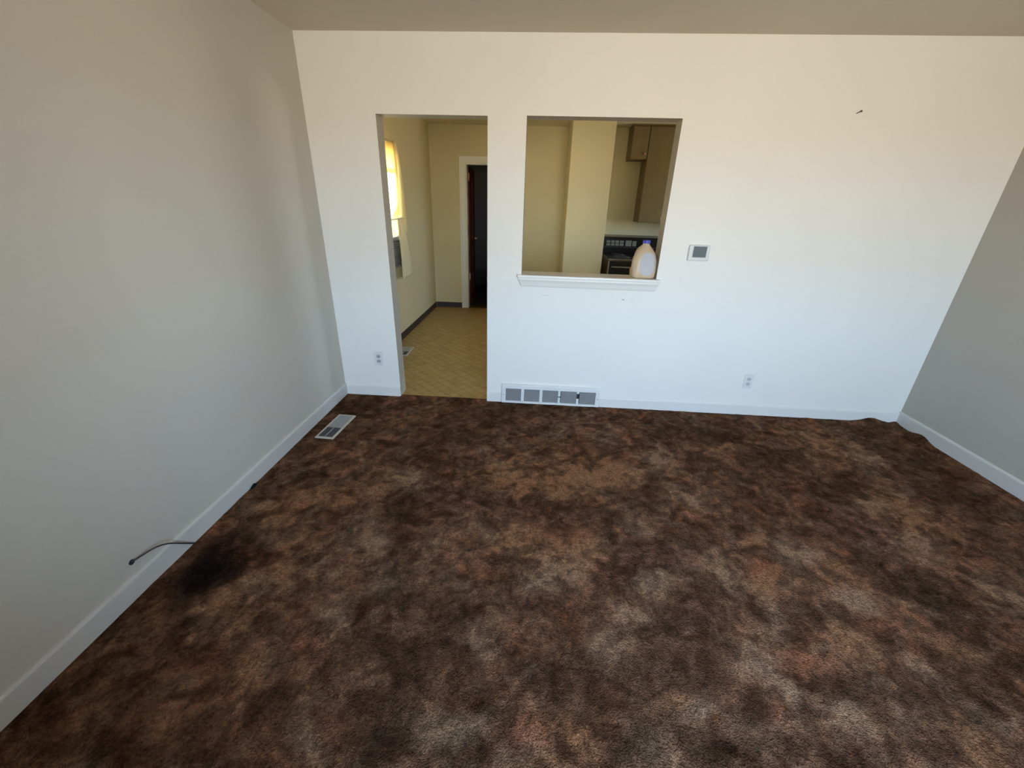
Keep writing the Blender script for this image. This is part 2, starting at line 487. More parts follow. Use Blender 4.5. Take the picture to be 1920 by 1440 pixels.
# ------------------------------------------------------------------ mottled carpet
# patches of the carpet's own colour: kind, centre x y, two half axes (metres)
BLOBS = [
    ('B', 0.23, -1.81, 0.04, 0.1, 0.09, -0.06), ('B', 0.22, -1.74, 0.03, 0.08, 0.07, -0.05), ('B', 0.21, -1.88, 0.04, 0.03, 0.06, -0.05), ('D', 0.24, -1.61, 0.04, 0.07, 0.08, -0.07),
    ('O', 0.43, -1.82, 0.05, 0.04, 0.03, -0.03), ('L', 0.43, -1.87, 0.05, 0.02, 0.02, -0.03), ('T', 0.47, -2.02, 0.06, 0.0, 0.04, -0.05), ('T', 0.36, -1.97, 0.06, 0.04, 0.04, -0.04),
    ('L', 0.82, -2.01, 0.04, 0.04, 0.05, -0.04), ('R', 0.77, -2.06, 0.06, 0.01, 0.02, -0.04), ('R', 0.42, -2.2, 0.1, 0.01, 0.03, -0.04), ('R', 0.79, -2.13, 0.06, 0.0, 0.02, -0.04),
    ('D', 0.66, -1.87, 0.12, 0.01, 0.03, -0.05), ('T', 0.52, -1.81, 0.04, 0.0, 0.03, -0.06), ('L', 0.85, -1.6, 0.05, 0.0, 0.02, -0.06), ('L', 0.85, -1.12, 0.09, 0.01, 0.02, -0.07),
    ('O', 0.54, -1.29, 0.1, 0.01, 0.04, -0.08), ('T', 0.38, -1.3, 0.06, 0.01, 0.03, -0.05), ('T', 0.49, -1.64, 0.08, 0.01, 0.04, -0.08), ('R', 0.38, -1.73, 0.08, 0.01, 0.03, -0.04),
    ('D', 0.97, -1.31, 0.1, 0.01, 0.03, -0.09), ('D', 1.08, -0.44, 0.25, 0.03, 0.04, -0.22), ('D', 0.88, -0.75, 0.1, 0.01, 0.03, -0.12), ('D', 1.11, -1.25, 0.23, 0.02, 0.01, -0.06),
    ('P', 1.32, -1.23, 0.2, -0.01, 0.0, -0.05), ('D', 1.17, -1.99, 0.15, 0.01, 0.03, -0.12), ('D', 1.14, -2.2, 0.14, 0.01, 0.04, -0.12), ('D', 1.13, -2.11, 0.08, 0.01, 0.02, -0.07),
    ('D', 1.14, -2.32, 0.11, 0.01, 0.03, -0.08), ('G', 0.98, -1.81, 0.06, 0.0, 0.02, -0.06), ('L', 1.43, -2.04, 0.07, 0.0, 0.01, -0.06), ('T', 1.37, -0.99, 0.14, 0.01, 0.01, -0.1),
    ('O', 1.6, -1.07, 0.11, 0.01, 0.0, -0.07), ('D', 1.52, -1.65, 0.08, 0.01, 0.0, -0.06), ('O', 0.53, -2.36, 0.04, 0.04, 0.04, -0.03), ('D', 0.28, -2.31, 0.08, 0.01, 0.05, -0.05),
    ('G', 0.94, -2.38, 0.05, 0.0, 0.02, -0.03), ('R', 1.01, -2.35, 0.03, 0.0, 0.02, -0.03), ('G', 1.37, -2.33, 0.1, 0.01, 0.01, -0.04), ('R', 1.62, -2.31, 0.1, 0.01, 0.0, -0.03),
    ('D', 1.71, -2.11, 0.07, 0.01, -0.0, -0.05), ('D', 1.69, -2.22, 0.08, 0.01, -0.0, -0.03), ('G', 1.62, -1.76, 0.08, 0.01, 0.0, -0.04), ('L', 1.75, -1.63, 0.07, 0.01, -0.0, -0.06),
    ('T', 1.57, -1.5, 0.14, 0.01, 0.0, -0.07), ('D', 0.61, -2.41, 0.06, 0.0, 0.03, -0.04), ('O', 0.1, -2.02, 0.01, 0.04, 0.07, -0.04), ('D', 0.28, -2.12, 0.01, 0.05, 0.04, -0.02),
    ('D', 1.04, -1.7, 0.12, 0.01, 0.05, -0.17), ('T', 0.62, -2.23, 0.03, 0.06, 0.04, -0.02), ('D', 0.74, -2.3, 0.04, 0.03, 0.03, -0.02), ('D', 0.03, -0.84, 0.1, 0.01, 0.07, -0.12),
    ('D', 0.4, -2.44, 0.09, 0.01, 0.03, -0.03), ('T', 0.75, -1.25, 0.06, 0.0, 0.05, -0.13), ('D', 0.72, -2.45, 0.06, 0.0, 0.02, -0.02), ('R', 0.56, -2.29, 0.03, 0.03, 0.04, -0.02),
    ('D', 0.18, -0.25, 0.24, 0.03, 0.05, -0.11), ('T', 0.28, -1.46, 0.07, 0.01, 0.04, -0.07), ('T', 1.99, -0.9, 0.17, -0.03, -0.03, -0.13), ('T', 1.79, -1.05, 0.14, -0.01, -0.01, -0.1),
    ('L', 2.42, -0.71, 0.06, -0.06, -0.04, -0.07), ('L', 2.49, -1.14, 0.06, -0.05, -0.02, -0.03), ('D', 1.89, -1.26, 0.18, -0.02, -0.01, -0.04), ('D', 2.23, -1.12, 0.11, 0.01, -0.02, -0.08),
    ('T', 2.9, -0.53, 0.1, -0.03, -0.02, -0.05), ('T', 3.71, -0.41, 0.16, -0.05, -0.06, -0.09), ('L', 3.87, -0.55, 0.07, -0.04, -0.05, -0.06), ('D', 4.09, -0.36, 0.1, -0.13, -0.13, -0.14),
    ('D', 4.06, -0.79, 0.07, -0.13, -0.14, -0.13), ('D', 3.39, -0.91, 0.15, -0.07, -0.09, -0.12), ('L', 3.53, -1.08, 0.05, -0.04, -0.05, -0.05), ('P', 3.33, -1.28, 0.1, -0.07, -0.09, -0.09),
    ('T', 3.65, -1.16, 0.09, -0.07, -0.08, -0.08), ('L', 3.56, -1.4, 0.06, -0.04, -0.07, -0.07), ('L', 2.89, -1.46, 0.05, -0.06, -0.05, -0.05), ('T', 2.73, -1.41, 0.02, -0.04, -0.04, -0.04),
    ('D', 2.47, -1.42, 0.08, 0.01, -0.04, -0.11), ('P', 2.14, -1.58, 0.14, 0.01, -0.02, -0.09), ('L', 2.49, -1.64, 0.05, 0.03, -0.0, -0.09), ('T', 2.61, -1.7, 0.05, 0.0, -0.03, -0.05),
    ('D', 3.32, -1.61, 0.09, -0.08, -0.08, -0.07), ('D', 3.38, -1.77, 0.05, -0.06, -0.1, -0.08), ('D', 3.37, -1.9, 0.08, -0.04, -0.08, -0.06), ('L', 2.58, -1.86, 0.04, 0.02, -0.01, -0.06),
    ('D', 2.71, -1.85, 0.1, 0.01, -0.03, -0.06), ('P', 2.26, -1.86, 0.09, 0.01, -0.02, -0.06), ('G', 2.15, -1.71, 0.07, 0.01, -0.01, -0.05), ('L', 2.03, -1.88, 0.06, 0.01, -0.01, -0.05),
    ('D', 2.11, -1.93, 0.07, 0.01, -0.01, -0.04), ('L', 1.91, -2.02, 0.06, 0.01, -0.01, -0.06), ('L', 2.42, -2.02, 0.06, 0.0, -0.02, -0.04), ('L', 2.47, -2.08, 0.05, -0.05, -0.03, -0.02),
    ('R', 2.63, -2.02, 0.07, 0.0, -0.02, -0.03), ('T', 2.85, -1.93, 0.06, -0.03, -0.04, -0.04), ('D', 2.97, -2.06, 0.06, 0.0, -0.04, -0.05), ('L', 3.04, -2.04, 0.01, -0.05, -0.03, -0.02),
    ('D', 2.1, -2.1, 0.15, 0.01, -0.02, -0.06), ('R', 2.41, -2.18, 0.05, 0.0, -0.02, -0.03), ('L', 2.31, -2.23, 0.05, -0.01, -0.02, -0.03), ('G', 2.18, -2.2, 0.03, 0.0, -0.01, -0.04),
    ('O', 1.78, -2.29, 0.08, 0.01, -0.0, -0.04), ('R', 1.88, -2.27, 0.03, 0.0, -0.01, -0.04), ('L', 2.66, -2.2, 0.03, -0.03, -0.03, -0.02), ('T', 3.01, -2.17, 0.04, 0.02, -0.01, -0.05),
    ('T', 3.03, -2.24, 0.05, 0.02, -0.01, -0.04), ('D', 2.9, -2.2, 0.08, 0.01, -0.06, -0.07), ('D', 2.38, -2.28, 0.12, 0.01, -0.02, -0.03), ('D', 2.18, -2.3, 0.07, 0.01, -0.01, -0.03),
    ('O', 1.77, -2.37, 0.07, 0.01, -0.0, -0.02), ('D', 2.56, -2.18, 0.06, 0.01, -0.02, -0.03), ('R', 3.7, -1.45, 0.09, -0.02, -0.07, -0.07), ('L', 3.69, -1.6, 0.04, -0.05, -0.05, -0.04),
    ('R', 3.02, -1.83, 0.08, 0.01, -0.03, -0.05), ('D', 3.99, -1.29, 0.03, -0.09, -0.09, -0.07), ('D', 4.05, -1.01, 0.03, -0.13, -0.09, -0.08), ('T', 3.08, -1.6, 0.04, -0.08, -0.04, -0.03),
    ('L', 2.98, -1.73, 0.05, -0.03, -0.03, -0.03), ('D', 3.19, -1.51, 0.06, -0.04, -0.04, -0.05), ('D', 3.26, -2.05, 0.07, 0.0, -0.07, -0.07), ('T', 3.23, -1.94, 0.07, -0.01, -0.03, -0.03),
    ('D', 2.67, -0.34, 0.24, 0.03, -0.03, -0.12), ('D', 3.22, -0.65, 0.17, -0.04, -0.06, -0.09), ('T', 1.81, -1.56, 0.13, 0.01, -0.01, -0.08), ('R', 1.75, -1.43, 0.12, 0.01, -0.0, -0.07),
    ('D', 1.78, -2.1, 0.1, 0.01, -0.01, -0.06), ('D', 2.68, -2.3, 0.1, 0.01, -0.03, -0.04), ('D', 2.67, -2.1, 0.07, 0.01, -0.02, -0.04), ('T', 2.08, -2.19, 0.05, 0.01, -0.01, -0.02),
]

PATCH = {  # colour, strength
    'B': ((0.010, 0.008, 0.009), 0.95), 'D': ((0.055, 0.036, 0.026), 0.62), 'P': ((0.070, 0.044, 0.040), 0.62),
    'L': ((0.26, 0.200, 0.150), 0.60), 'T': ((0.215, 0.135, 0.085), 0.60), 'O': ((0.200, 0.118, 0.070), 0.55),
    'R': ((0.140, 0.072, 0.048), 0.55), 'G': ((0.150, 0.130, 0.098), 0.55)}


def value_noise(rng, X, Y, cell):
    nx = int((X.max() - X.min()) / cell) + 4; ny = int((Y.max() - Y.min()) / cell) + 4
    g = rng.random((ny, nx))
    u = (X - X.min()) / cell; v = (Y - Y.min()) / cell
    i = u.astype(int); j = v.astype(int); fu = u - i; fv = v - j
    fu = fu * fu * (3 - 2 * fu); fv = fv * fv * (3 - 2 * fv)
    return (g[j, i] * (1 - fu) + g[j, i + 1] * fu) * (1 - fv) + (g[j + 1, i] * (1 - fu) + g[j + 1, i + 1] * fu) * fv


def build_carpet():
    rng = np.random.default_rng(11)
    st = 0.0115
    nx = int(W / st); ny = int((0.012 - YB) / st)
    xs = np.linspace(0, W, nx + 1); ys = np.linspace(YB, 0.020, ny + 1)
    X, Y = np.meshgrid(xs, ys)
    # warp so that patches are ragged
    wx = (value_noise(rng, X, Y, 0.11) - 0.5) * 0.06 + (value_noise(rng, X, Y, 0.035) - 0.5) * 0.035
    wy = (value_noise(rng, X, Y, 0.11) - 0.5) * 0.06 + (value_noise(rng, X, Y, 0.035) - 0.5) * 0.035
    def fbm(cells, amps):
        s = sum(a * (value_noise(rng, X + wx, Y + wy, c) - 0.5) for c, a in zip(cells, amps))
        return s / sum(a / 3.4 for a in amps)
    light = fbm((0.25, 0.12, 0.055, 0.028, 0.0175), (0.5, 0.9, 1.4, 1.4, 0.9))
    hue = fbm((0.16, 0.07, 0.035), (1.0, 1.0, 1.0))
    gry = fbm((0.18, 0.08, 0.04), (1.0, 1.0, 1.0))
    base = np.array((0.098, 0.062, 0.043))
    rust = np.array((0.125, 0.064, 0.040)); grey = np.array((0.108, 0.090, 0.068))
    C = np.ones(X.shape + (3,)) * base
    k = np.clip(hue * 0.9, 0, 1)[..., None]; C = C * (1 - k) + rust * k
    k = np.clip(gry * 0.8, 0, 1)[..., None]; C = C * (1 - k) + grey * k
    for (t, cx, cy, ux, uy, vx, vy) in BLOBS:
        det = ux * vy - uy * vx
        if abs(det) < 1e-6:
            continue
        dx = X + wx * 0.6 - cx; dy = Y + wy * 0.6 - cy
        a = (dx * vy - dy * vx) / det; b = (dy * ux - dx * uy) / det
        r = np.sqrt(a * a + b * b) / (1.45 if t == 'B' else 1.22)
        col, s = PATCH[t]
        w = (s / (1 + np.exp((r - 1.0) * 4.0)) * np.clip(1.0 + 0.5 * light, 0.4, 1.3))[..., None]
        C = C * (1 - w) + np.array(col) * w
    C = C * np.exp(0.98 * light)[..., None]
    # warm tint over the whole carpet
    C = C * np.array((1.32, 1.05, 0.84))
    C = np.maximum(C * np.minimum(1.0, 0.30 / C.max(axis=2))[..., None], 0.005)
    Z = (value_noise(rng, X, Y, 0.09) - 0.5) * 0.006 + (value_noise(rng, X, Y, 0.03) - 0.5) * 0.005 - 0.001
    def bump(cx, cy, rx, ry, h):
        return h * np.exp(-((X - cx) / rx) ** 2 - ((Y - cy) / ry) ** 2)
    Z = Z + bump(4.27, 0.0, 0.085, 0.05, 0.034) + bump(4.45, -0.015, 0.03, 0.04, 0.014) + bump(4.47, -0.25, 0.04, 0.07, 0.028)
    Z = np.where((X > DX0) & (X < DX1) & (Y > -0.03), 0.004, Z)
    verts = np.stack([X.ravel(), Y.ravel(), Z.ravel()], 1)
    idx = np.arange((nx + 1) * (ny + 1)).reshape(ny + 1, nx + 1)
    quads = np.stack([idx[:-1, :-1], idx[:-1, 1:], idx[1:, 1:], idx[1:, :-1]], -1).reshape(-1, 4)
    me = bpy.data.meshes.new('floor')
    me.vertices.add(len(verts)); me.vertices.foreach_set('co', verts.astype(np.float32).ravel())
    me.loops.add(len(quads) * 4); me.loops.foreach_set('vertex_index', quads.astype(np.int32).ravel())
    me.polygons.add(len(quads))
    me.polygons.foreach_set('loop_start', (np.arange(len(quads)) * 4).astype(np.int32))
    me.polygons.foreach_set('loop_total', np.full(len(quads), 4, np.int32))
    me.polygons.foreach_set('use_smooth', np.ones(len(quads), bool))
    me.update(); me.validate()
    ca = me.color_attributes.new('pattern', 'FLOAT_COLOR', 'POINT')
    rgba = np.concatenate([C.reshape(-1, 3), np.ones((len(verts), 1))], 1).astype(np.float32)
    ca.data.foreach_set('color', rgba.ravel())
    return link('floor', me, M['carpet'], **S)


build_carpet()

# ------------------------------------------------------------------ skirting boards
BB = [(0, 0), (0.013, 0), (0.013, 0.078), (0.0125, 0.086), (0.010, 0.092), (0.006, 0.096), (0, 0.097)]
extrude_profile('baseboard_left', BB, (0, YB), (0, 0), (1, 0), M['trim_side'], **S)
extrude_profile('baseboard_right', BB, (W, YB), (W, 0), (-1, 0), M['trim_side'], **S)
extrude_profile('baseboard_back', BB, (0.013, YB), (W - 0.013, YB), (0, 1), M['trim'], **S)
FB = [(0, 0), (0.011, 0), (0.011, 0.076), (0.009, 0.083), (0.005, 0.087), (0, 0.088)]
for a, b in ((0.013, DX0), (DX1, 1.318), (2.122, W - 0.013)):
    extrude_profile('baseboard_front', FB, (a, 0), (b, 0), (0, -1), M['trim'], **S)

# ------------------------------------------------------------------ windows
def sash_window(name, axis, a0, a1, z0, z1, t, mullions=0):
    """frame, two sashes one above the other, glass; t = coordinate of the glass plane across the wall"""
    w = bpy.data.objects.new(name, None); COL.objects.link(w); w['kind'] = 'structure'
    def b(nm, u0, u1, q0, q1, dt, mat, bev=0.003):
        if axis == 'x':
            box(nm, (u0, u1, t - dt, t + dt, q0, q1), mat, w, bevel=bev)
        else:
            box(nm, (t - dt, t + dt, u0, u1, q0, q1), mat, w, bevel=bev)
    f = 0.045; zm = (z0 + z1) / 2
    b('window_frame', a0, a0 + f, z0, z1, 0.035, M['trim']); b('window_frame', a1 - f, a1, z0, z1, 0.035, M['trim'])
    b('window_frame', a0 + f, a1 - f, z1 - f, z1, 0.035, M['trim']); b('window_frame', a0 + f, a1 - f, z0, z0 + f, 0.035, M['trim'])
    b('meeting_rail', a0 + f, a1 - f, zm - 0.02, zm + 0.02, 0.02, M['trim'])
    n = mullions + 1
    for i in range(n):
        u0 = a0 + f + (a1 - a0 - 2 * f) * i / n; u1 = a0 + f + (a1 - a0 - 2 * f) * (i + 1) / n
        if i:
            b('window_mullion', u0 - 0.018, u0 + 0.018, z0 + f, z1 - f, 0.028, M['trim'])
        for q0, q1 in ((z0 + f, zm - 0.02), (zm + 0.02, z1 - f)):
            b('pane', u0 + 0.001, u1 - 0.001, q0, q1, 0.002, M['glass'], 0)
    return w


sash_window('window_1', 'x', BW['x0'], BW['x1'], BW['z0'], BW['z1'], YB - 0.075, 1)
sash_window('fill_window', 'y', FILL_WIN['y0'], FILL_WIN['y1'], FILL_WIN['z0'], FILL_WIN['z1'], W + 0.075, 1)  # made-up window that fills the kitchen with daylight
sash_window('window_2', 'y', KW['y0'], KW['y1'], KW['z0'], KW['z1'], -0.075)

# ------------------------------------------------------------------ pass-through ledge: board and tapered apron
ledge = bpy.data.objects.new('trim_1', None); COL.objects.link(ledge)
ledge['kind'] = 'structure'; ledge['label'] = 'white painted ledge of the square pass-through opening'
box('ledge_board', (PX0, PX1, -0.001, 0.168, PZ0, 1.040), M['sill'], ledge)
box('ledge_nosing', (1.420, 2.447, -0.036, -0.001, 1.020, 1.040), M['trim'], ledge, bevel=0.006, seg=3)
bm = bmesh.new()
AP = [(0.0, 1.020), (0.031, 1.020), (0.031, 1.008), (0.024, 0.990), (0.020, 0.965), (0.016, 0.955), (0.0, 0.955)]
for xa, xb in ((1.0, 0.0),):
    rings = []
    for side in (0, 1):
        ring = []
        for d, z in AP:
            tpr = 0.026 * (1.020 - z) / 0.065 + 0.006
            x = 1.420 + tpr if side == 0 else 2.447 - tpr
            ring.append(bm.verts.new((x, -d, z)))
        rings.append(ring)
    for i in range(len(AP)):
        j = (i + 1) % len(AP)
        bm.faces.new((rings[0][i], rings[0][j], rings[1][j], rings[1][i]))
    bm.faces.new(rings[0]); bm.faces.new(rings[1][::-1])
obj('ledge_apron', bm, M['trim'], ledge)

# ================================================================== kitchen
wall_slab('wall_left_kitchen', 'y', T, KY + 0.12, -0.02, 2.58, -0.13, 0, [(KW['y0'], KW['y1'], KW['z0'], KW['z1'])],
          [M['kit_wall'], M['kit_wall'], M['trim']], **S)
OX0, OX1, OZ = 0.497, 1.20, 2.005
wall_slab('wall_far_kitchen', 'x', 0, W, 0, 2.58, KY, KY + 0.12, [(OX0, OX1, -1, OZ)],
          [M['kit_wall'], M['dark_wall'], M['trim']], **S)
box('wall_chase_kitchen', (1.885, 2.385, 2.50, KY, 0, KH), M['kit_wall'], bevel=0.004, **S)
box('ceiling_kitchen', (0, W, T, KY, KH, KH + 0.1), M['kit_ceiling'], **S)
wall_slab('wall_right_kitchen', 'y', T, KY, 0, KH, W - 0.02, W, [(FILL_WIN['y0'], FILL_WIN['y1'], FILL_WIN['z0'], FILL_WIN['z1'])], [M['kit_wall']] * 3, **S)

kfloor = box('floor_kitchen', (0, W, 0.0125, KY + 0.12, -0.05, -0.003), M['joint'], **S)


def clip_poly(poly, x0, x1, y0, y1):
    for ax, lim, sg in ((0, x0, 1), (0, x1, -1), (1, y0, 1), (1, y1, -1)):
        out = []
        for i in range(len(poly)):
            a, b = poly[i - 1], poly[i]
            ia, ib = (a[ax] - lim) * sg >= 0, (b[ax] - lim) * sg >= 0
            if ia != ib:
                t = (lim - a[ax]) / (b[ax] - a[ax])
                out.append((a[0] + (b[0] - a[0]) * t, a[1] + (b[1] - a[1]) * t))
            if ib:
                out.append(b)
        poly = out
        if len(poly) < 3:
            return []
    return poly


def add_tile(bm, poly, cx=0.0, cy=0.0):
    mx = sum(p[0] for p in poly) / len(poly); my = sum(p[1] for p in poly) / len(poly)
    def ring(k, z):
        return [bm.verts.new((mx + (p[0] - mx) * k - cx, my + (p[1] - my) * k - cy, z)) for p in poly]
    a, b, c = ring(1.0, -0.003), ring(1.0, -0.0008), ring(0.95, 0.0)
    n = len(poly)
    for lo, hi in ((a, b), (b, c)):
        for i in range(n):
            bm.faces.new((lo[i], lo[(i + 1) % n], hi[(i + 1) % n], hi[i]))
    bm.faces.new(c)


def build_tiles():
    dg = 0.116; g = 0.0035; r = dg / 2 - g
    rect = (0.004, W - 0.004, 0.018, KY - 0.002)
    seen, rest = [], []
    nrow = int(KY / (dg / 2)) + 3
    for j in range(-1, nrow):
        for i in range(-1, int(W / dg) + 2):
            cx = i * dg + (dg / 2 if j % 2 else 0) + 0.03; cy = j * dg / 2 + 0.02
            poly = [(cx - r, cy), (cx, cy - r), (cx + r, cy), (cx, cy + r)]
            p2 = clip_poly(poly, *rect)
            if len(p2) < 3:
                continue
            ar = abs(sum(p2[k - 1][0] * p2[k][1] - p2[k][0] * p2[k - 1][1] for k in range(len(p2)))) / 2
            if ar < 2e-4 or (1.885 < cx < 2.385 and cy > 2.5):
                continue
            s = 3.047 / (cy + 3.047); xx = 1.568 + (cx - 1.568) * s
            full = len(p2) == 4 and abs(ar - 2 * r * r) < 1e-6
            (seen if DX0 + 0.01 < xx < DX1 + 0.02 else rest).append((cy, cx, p2, full))
    seen.sort(key=lambda t: t[0])
    near, far = seen[:290], seen[290:]
    bm = bmesh.new(); add_tile(bm, [(-r, 0), (0, -r), (r, 0), (0, r)])
    shared = bpy.data.meshes.new('tile'); bmesh.ops.recalc_face_normals(bm, faces=bm.faces); bm.to_mesh(shared); bm.free()
    shared.materials.append(M['tile'])
    for cy, cx, p2, full in near:
        if full:
            o = bpy.data.objects.new('tile', shared); COL.objects.link(o); o.location = (cx, cy, 0); o.parent = kfloor
        else:
            bm = bmesh.new(); add_tile(bm, p2, cx, cy)
            o = obj('tile', bm, M['tile'], kfloor); o.location = (cx, cy, 0)
    bm = bmesh.new()
    for cy, cx, p2, full in far + rest:
        add_tile(bm, p2)
    obj('tile_field', bm, M['tile'], kfloor, kind='stuff')


build_tiles()

KB = [(0, 0), (0.008, 0), (0.004, 0.010), (0.004, 0.076), (0, 0.078)]
extrude_profile('baseboard_left_kitchen', KB, (0, T), (0, KY), (1, 0), M['dark_base'], **S)
extrude_profile('baseboard_far_kitchen', KB, (0.008, KY), (0.408, KY), (0, -1), M['dark_base'], **S)
extrude_profile('baseboard_far_kitchen', KB, (1.29, KY), (1.885, KY), (0, -1), M['dark_base'], **S)
extrude_profile('baseboard_chase_kitchen', KB, (1.885, 2.5), (2.385, 2.5), (0, -1), M['dark_base'], **S)

# ------------------------------------------------------------------ bedroom doorway with moulded casing and open door
door = bpy.data.objects.new('door_1', None); COL.objects.link(door); door['kind'] = 'structure'
cas = 0.085


def casing(name, x0, x1, z0, z1, inner):
    """flat board with a raised outer band and a step to the opening"""
    bm = bmesh.new()
    bx(bm, x0, x1, KY - 0.014, KY, z0, z1, bevel=0.002)
    if inner == 'R':
        bx(bm, x0, x0 + 0.024, KY - 0.022, KY - 0.013, z0, z1, bevel=0.003)
    elif inner == 'L':
        bx(bm, x1 - 0.024, x1, KY - 0.022, KY - 0.013, z0, z1, bevel=0.003)
    else:
        bx(bm, x0, x1, KY - 0.022, KY - 0.013, z1 - 0.024, z1, bevel=0.003)
    return obj(name, bm, M['trim'], door)


casing('door_casing', OX0 - cas, OX0, 0.0, OZ, 'R')
casing('door_casing', OX1, OX1 + cas, 0.0, OZ, 'L')
casing('door_casing', OX0 - cas, OX1 + cas, OZ, OZ + cas, 'T')
box('door_jamb', (OX0, OX0 + 0.016, KY - 0.004, KY + 0.12, 0, OZ - 0.016), M['trim'], door, bevel=0.002)
box('door_jamb', (OX1 - 0.016, OX1, KY - 0.004, KY + 0.12, 0, OZ - 0.016), M['trim'], door, bevel=0.002)
box('door_jamb', (OX0, OX1, KY - 0.004, KY + 0.12, OZ - 0.016, OZ), M['trim'], door, bevel=0.002)
# leaf swings into the bedroom, hinged on the left jamb
bm = bmesh.new()
bx(bm, 0, 0.66, 0, 0.035, 0.01, 1.975, bevel=0.003)
for (a, b, c, d) in ((0.09, 0.30, 0.15, 0.85), (0.36, 0.57, 0.15, 0.85), (0.09, 0.30, 0.98, 1.86), (0.36, 0.57, 0.98, 1.86)):
    bx(bm, a, b, -0.006, 0.002, c, d, bevel=0.005)
leaf = obj('door_leaf', bm, M['wood'], door)
leaf.matrix_world = Matrix.Translation((OX0 + 0.018, KY + 0.125, 0)) @ Matrix.Rotation(math.radians(91), 4, 'Z')
bm = bmesh.new(); cyl(bm, (0.60, -0.03, 0.98), 0.028, 0.04, 'y', 20); cyl(bm, (0.60, -0.008, 0.98), 0.018, 0.03, 'y', 16)
obj('door_knob', bm, M['chrome'], leaf)
for z, mt in ((1.80, 'brass'), (0.42, 'cream_metal')):
    bm = bmesh.new()
    bx(bm, OX0 + 0.016, OX0 + 0.019, KY + 0.06, KY + 0.118, z, z + 0.09)
    cyl(bm, (OX0 + 0.024, KY + 0.122, z + 0.045), 0.009, 0.1, 'z', 12)
    obj('hinge', bm, M[mt], door)

# dim bedroom behind the doorway
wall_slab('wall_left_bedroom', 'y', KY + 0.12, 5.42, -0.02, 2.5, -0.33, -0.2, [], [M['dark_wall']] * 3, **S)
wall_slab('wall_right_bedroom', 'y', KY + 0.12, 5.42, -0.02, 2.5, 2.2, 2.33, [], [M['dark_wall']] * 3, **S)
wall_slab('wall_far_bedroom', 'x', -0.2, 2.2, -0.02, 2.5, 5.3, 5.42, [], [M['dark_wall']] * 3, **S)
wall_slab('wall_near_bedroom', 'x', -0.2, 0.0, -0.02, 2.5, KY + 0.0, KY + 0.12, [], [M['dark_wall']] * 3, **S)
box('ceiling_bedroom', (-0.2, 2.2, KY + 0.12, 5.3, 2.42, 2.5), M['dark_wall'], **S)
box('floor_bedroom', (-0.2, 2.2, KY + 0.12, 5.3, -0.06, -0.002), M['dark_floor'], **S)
box('baseboard_far_bedroom', (-0.2, 2.2, 5.27, 5.3, 0, 0.30), M['dark_base'], **S)

bm = bmesh.new()
NS = 28
prof = [(0.072, 0.0), (0.080, 0.01), (0.105, 0.24), (0.112, 0.245), (0.112, 0.26), (0.104, 0.26), (0.078, 0.015), (0.0, 0.012)]
rings = []
for r_, z_ in prof:
    if r_ == 0:
        rings.append([bm.verts.new((0, 0, z_))])
    else:
        rings.append([bm.verts.new((r_ * math.cos(2 * math.pi * k / NS), r_ * math.sin(2 * math.pi * k / NS), z_)) for k in range(NS)])
for a, b in zip(rings, rings[1:]):
    for k in range(NS):
        k2 = (k + 1) % NS
        if len(b) == 1:
            bm.faces.new((a[k], a[k2], b[0]))
        else:
            bm.faces.new((a[k], a[k2], b[k2], b[k]))
bm.faces.new(rings[0][::-1])
wb = obj('waste_bin', bm, M['bin'], smooth=True, label='small pale grey round bin on the dark floor beyond the kitchen doorway', category='bin')
wb.location = (0.745, 4.55, 0.0)

# ================================================================== kitchen window dressing and air conditioner
def cloth(name, fy0, fy1, z0, z1, x, amp, folds, mat, parent, nu=48, nv=30, ph=0.0, scallop=0.0):
    bm = bmesh.new(); g = []
    for j in range(nv + 1):
        t = j / nv; z = z0 + (z1 - z0) * t
        row = []
        for i in range(nu + 1):
            s = i / nu
            y = fy0(z) + (fy1(z) - fy0(z)) * s
            a = amp * (0.45 + 0.55 * (1 - t))
            xx = x + a * math.sin(folds * 2 * math.pi * s + ph + 0.5 * math.sin(3 * t)) + 0.3 * a * math.sin(folds * 5.1 * s + 2.2 * t)
            zz = z + (1 - t) ** 3 * scallop * math.sin(folds * 2 * math.pi * s + ph)
            row.append(bm.verts.new((xx, y, zz)))
        g.append(row)
    for j in range(nv):
        for i in range(nu):
            bm.faces.new((g[j][i], g[j][i + 1], g[j + 1][i + 1], g[j + 1][i]))
    o = obj(name, bm, mat, parent, smooth=True)
    md = o.modifiers.new('thickness', 'SOLIDIFY'); md.thickness = 0.0012
    return o


def ip(tab):
    def f(z):
        return float(np.interp(z, [a for a, b in tab], [b for a, b in tab]))
    return f


upper = thing('window_curtain', 'cream upper curtain with golden valance glowing at the kitchen window', 'curtain', (0, 0, 0))
tube('curtain_rod', [(0.005, 0.60, 2.035), (0.055, 0.62, 2.035), (0.055, 1.2, 2.035), (0.055, 1.60, 2.035), (0.005, 1.62, 2.035)], 0.006, M['rod'], upper)
cloth('valance', ip([(1.76, 0.62), (2.05, 0.64)]), ip([(1.76, 1.60), (2.05, 1.585)]), 1.76, 2.05, 0.052, 0.010, 13, M['valance'], upper, nu=120, nv=12)
cloth('curtain_panel', ip([(1.17, 1.22), (1.34, 1.28), (1.42, 1.44), (1.50, 1.52), (2.05, 1.54)]),
      ip([(1.17, 1.835), (1.40, 1.80), (1.65, 1.765), (1.90, 1.70), (2.00, 1.65), (2.06, 1.60)]), 1.17, 2.055, 0.066, 0.011, 5, M['curtain'], upper, nv=44, scallop=0.012)
cloth('added_sheer', ip([(1.36, 0.74), (1.80, 0.74)]), ip([(1.36, 1.56), (1.80, 1.60)]), 1.36, 1.80, 0.040, 0.006, 9, M['sheer'], upper, nu=72, nv=8)  # sheer added to glow white over the bare pane
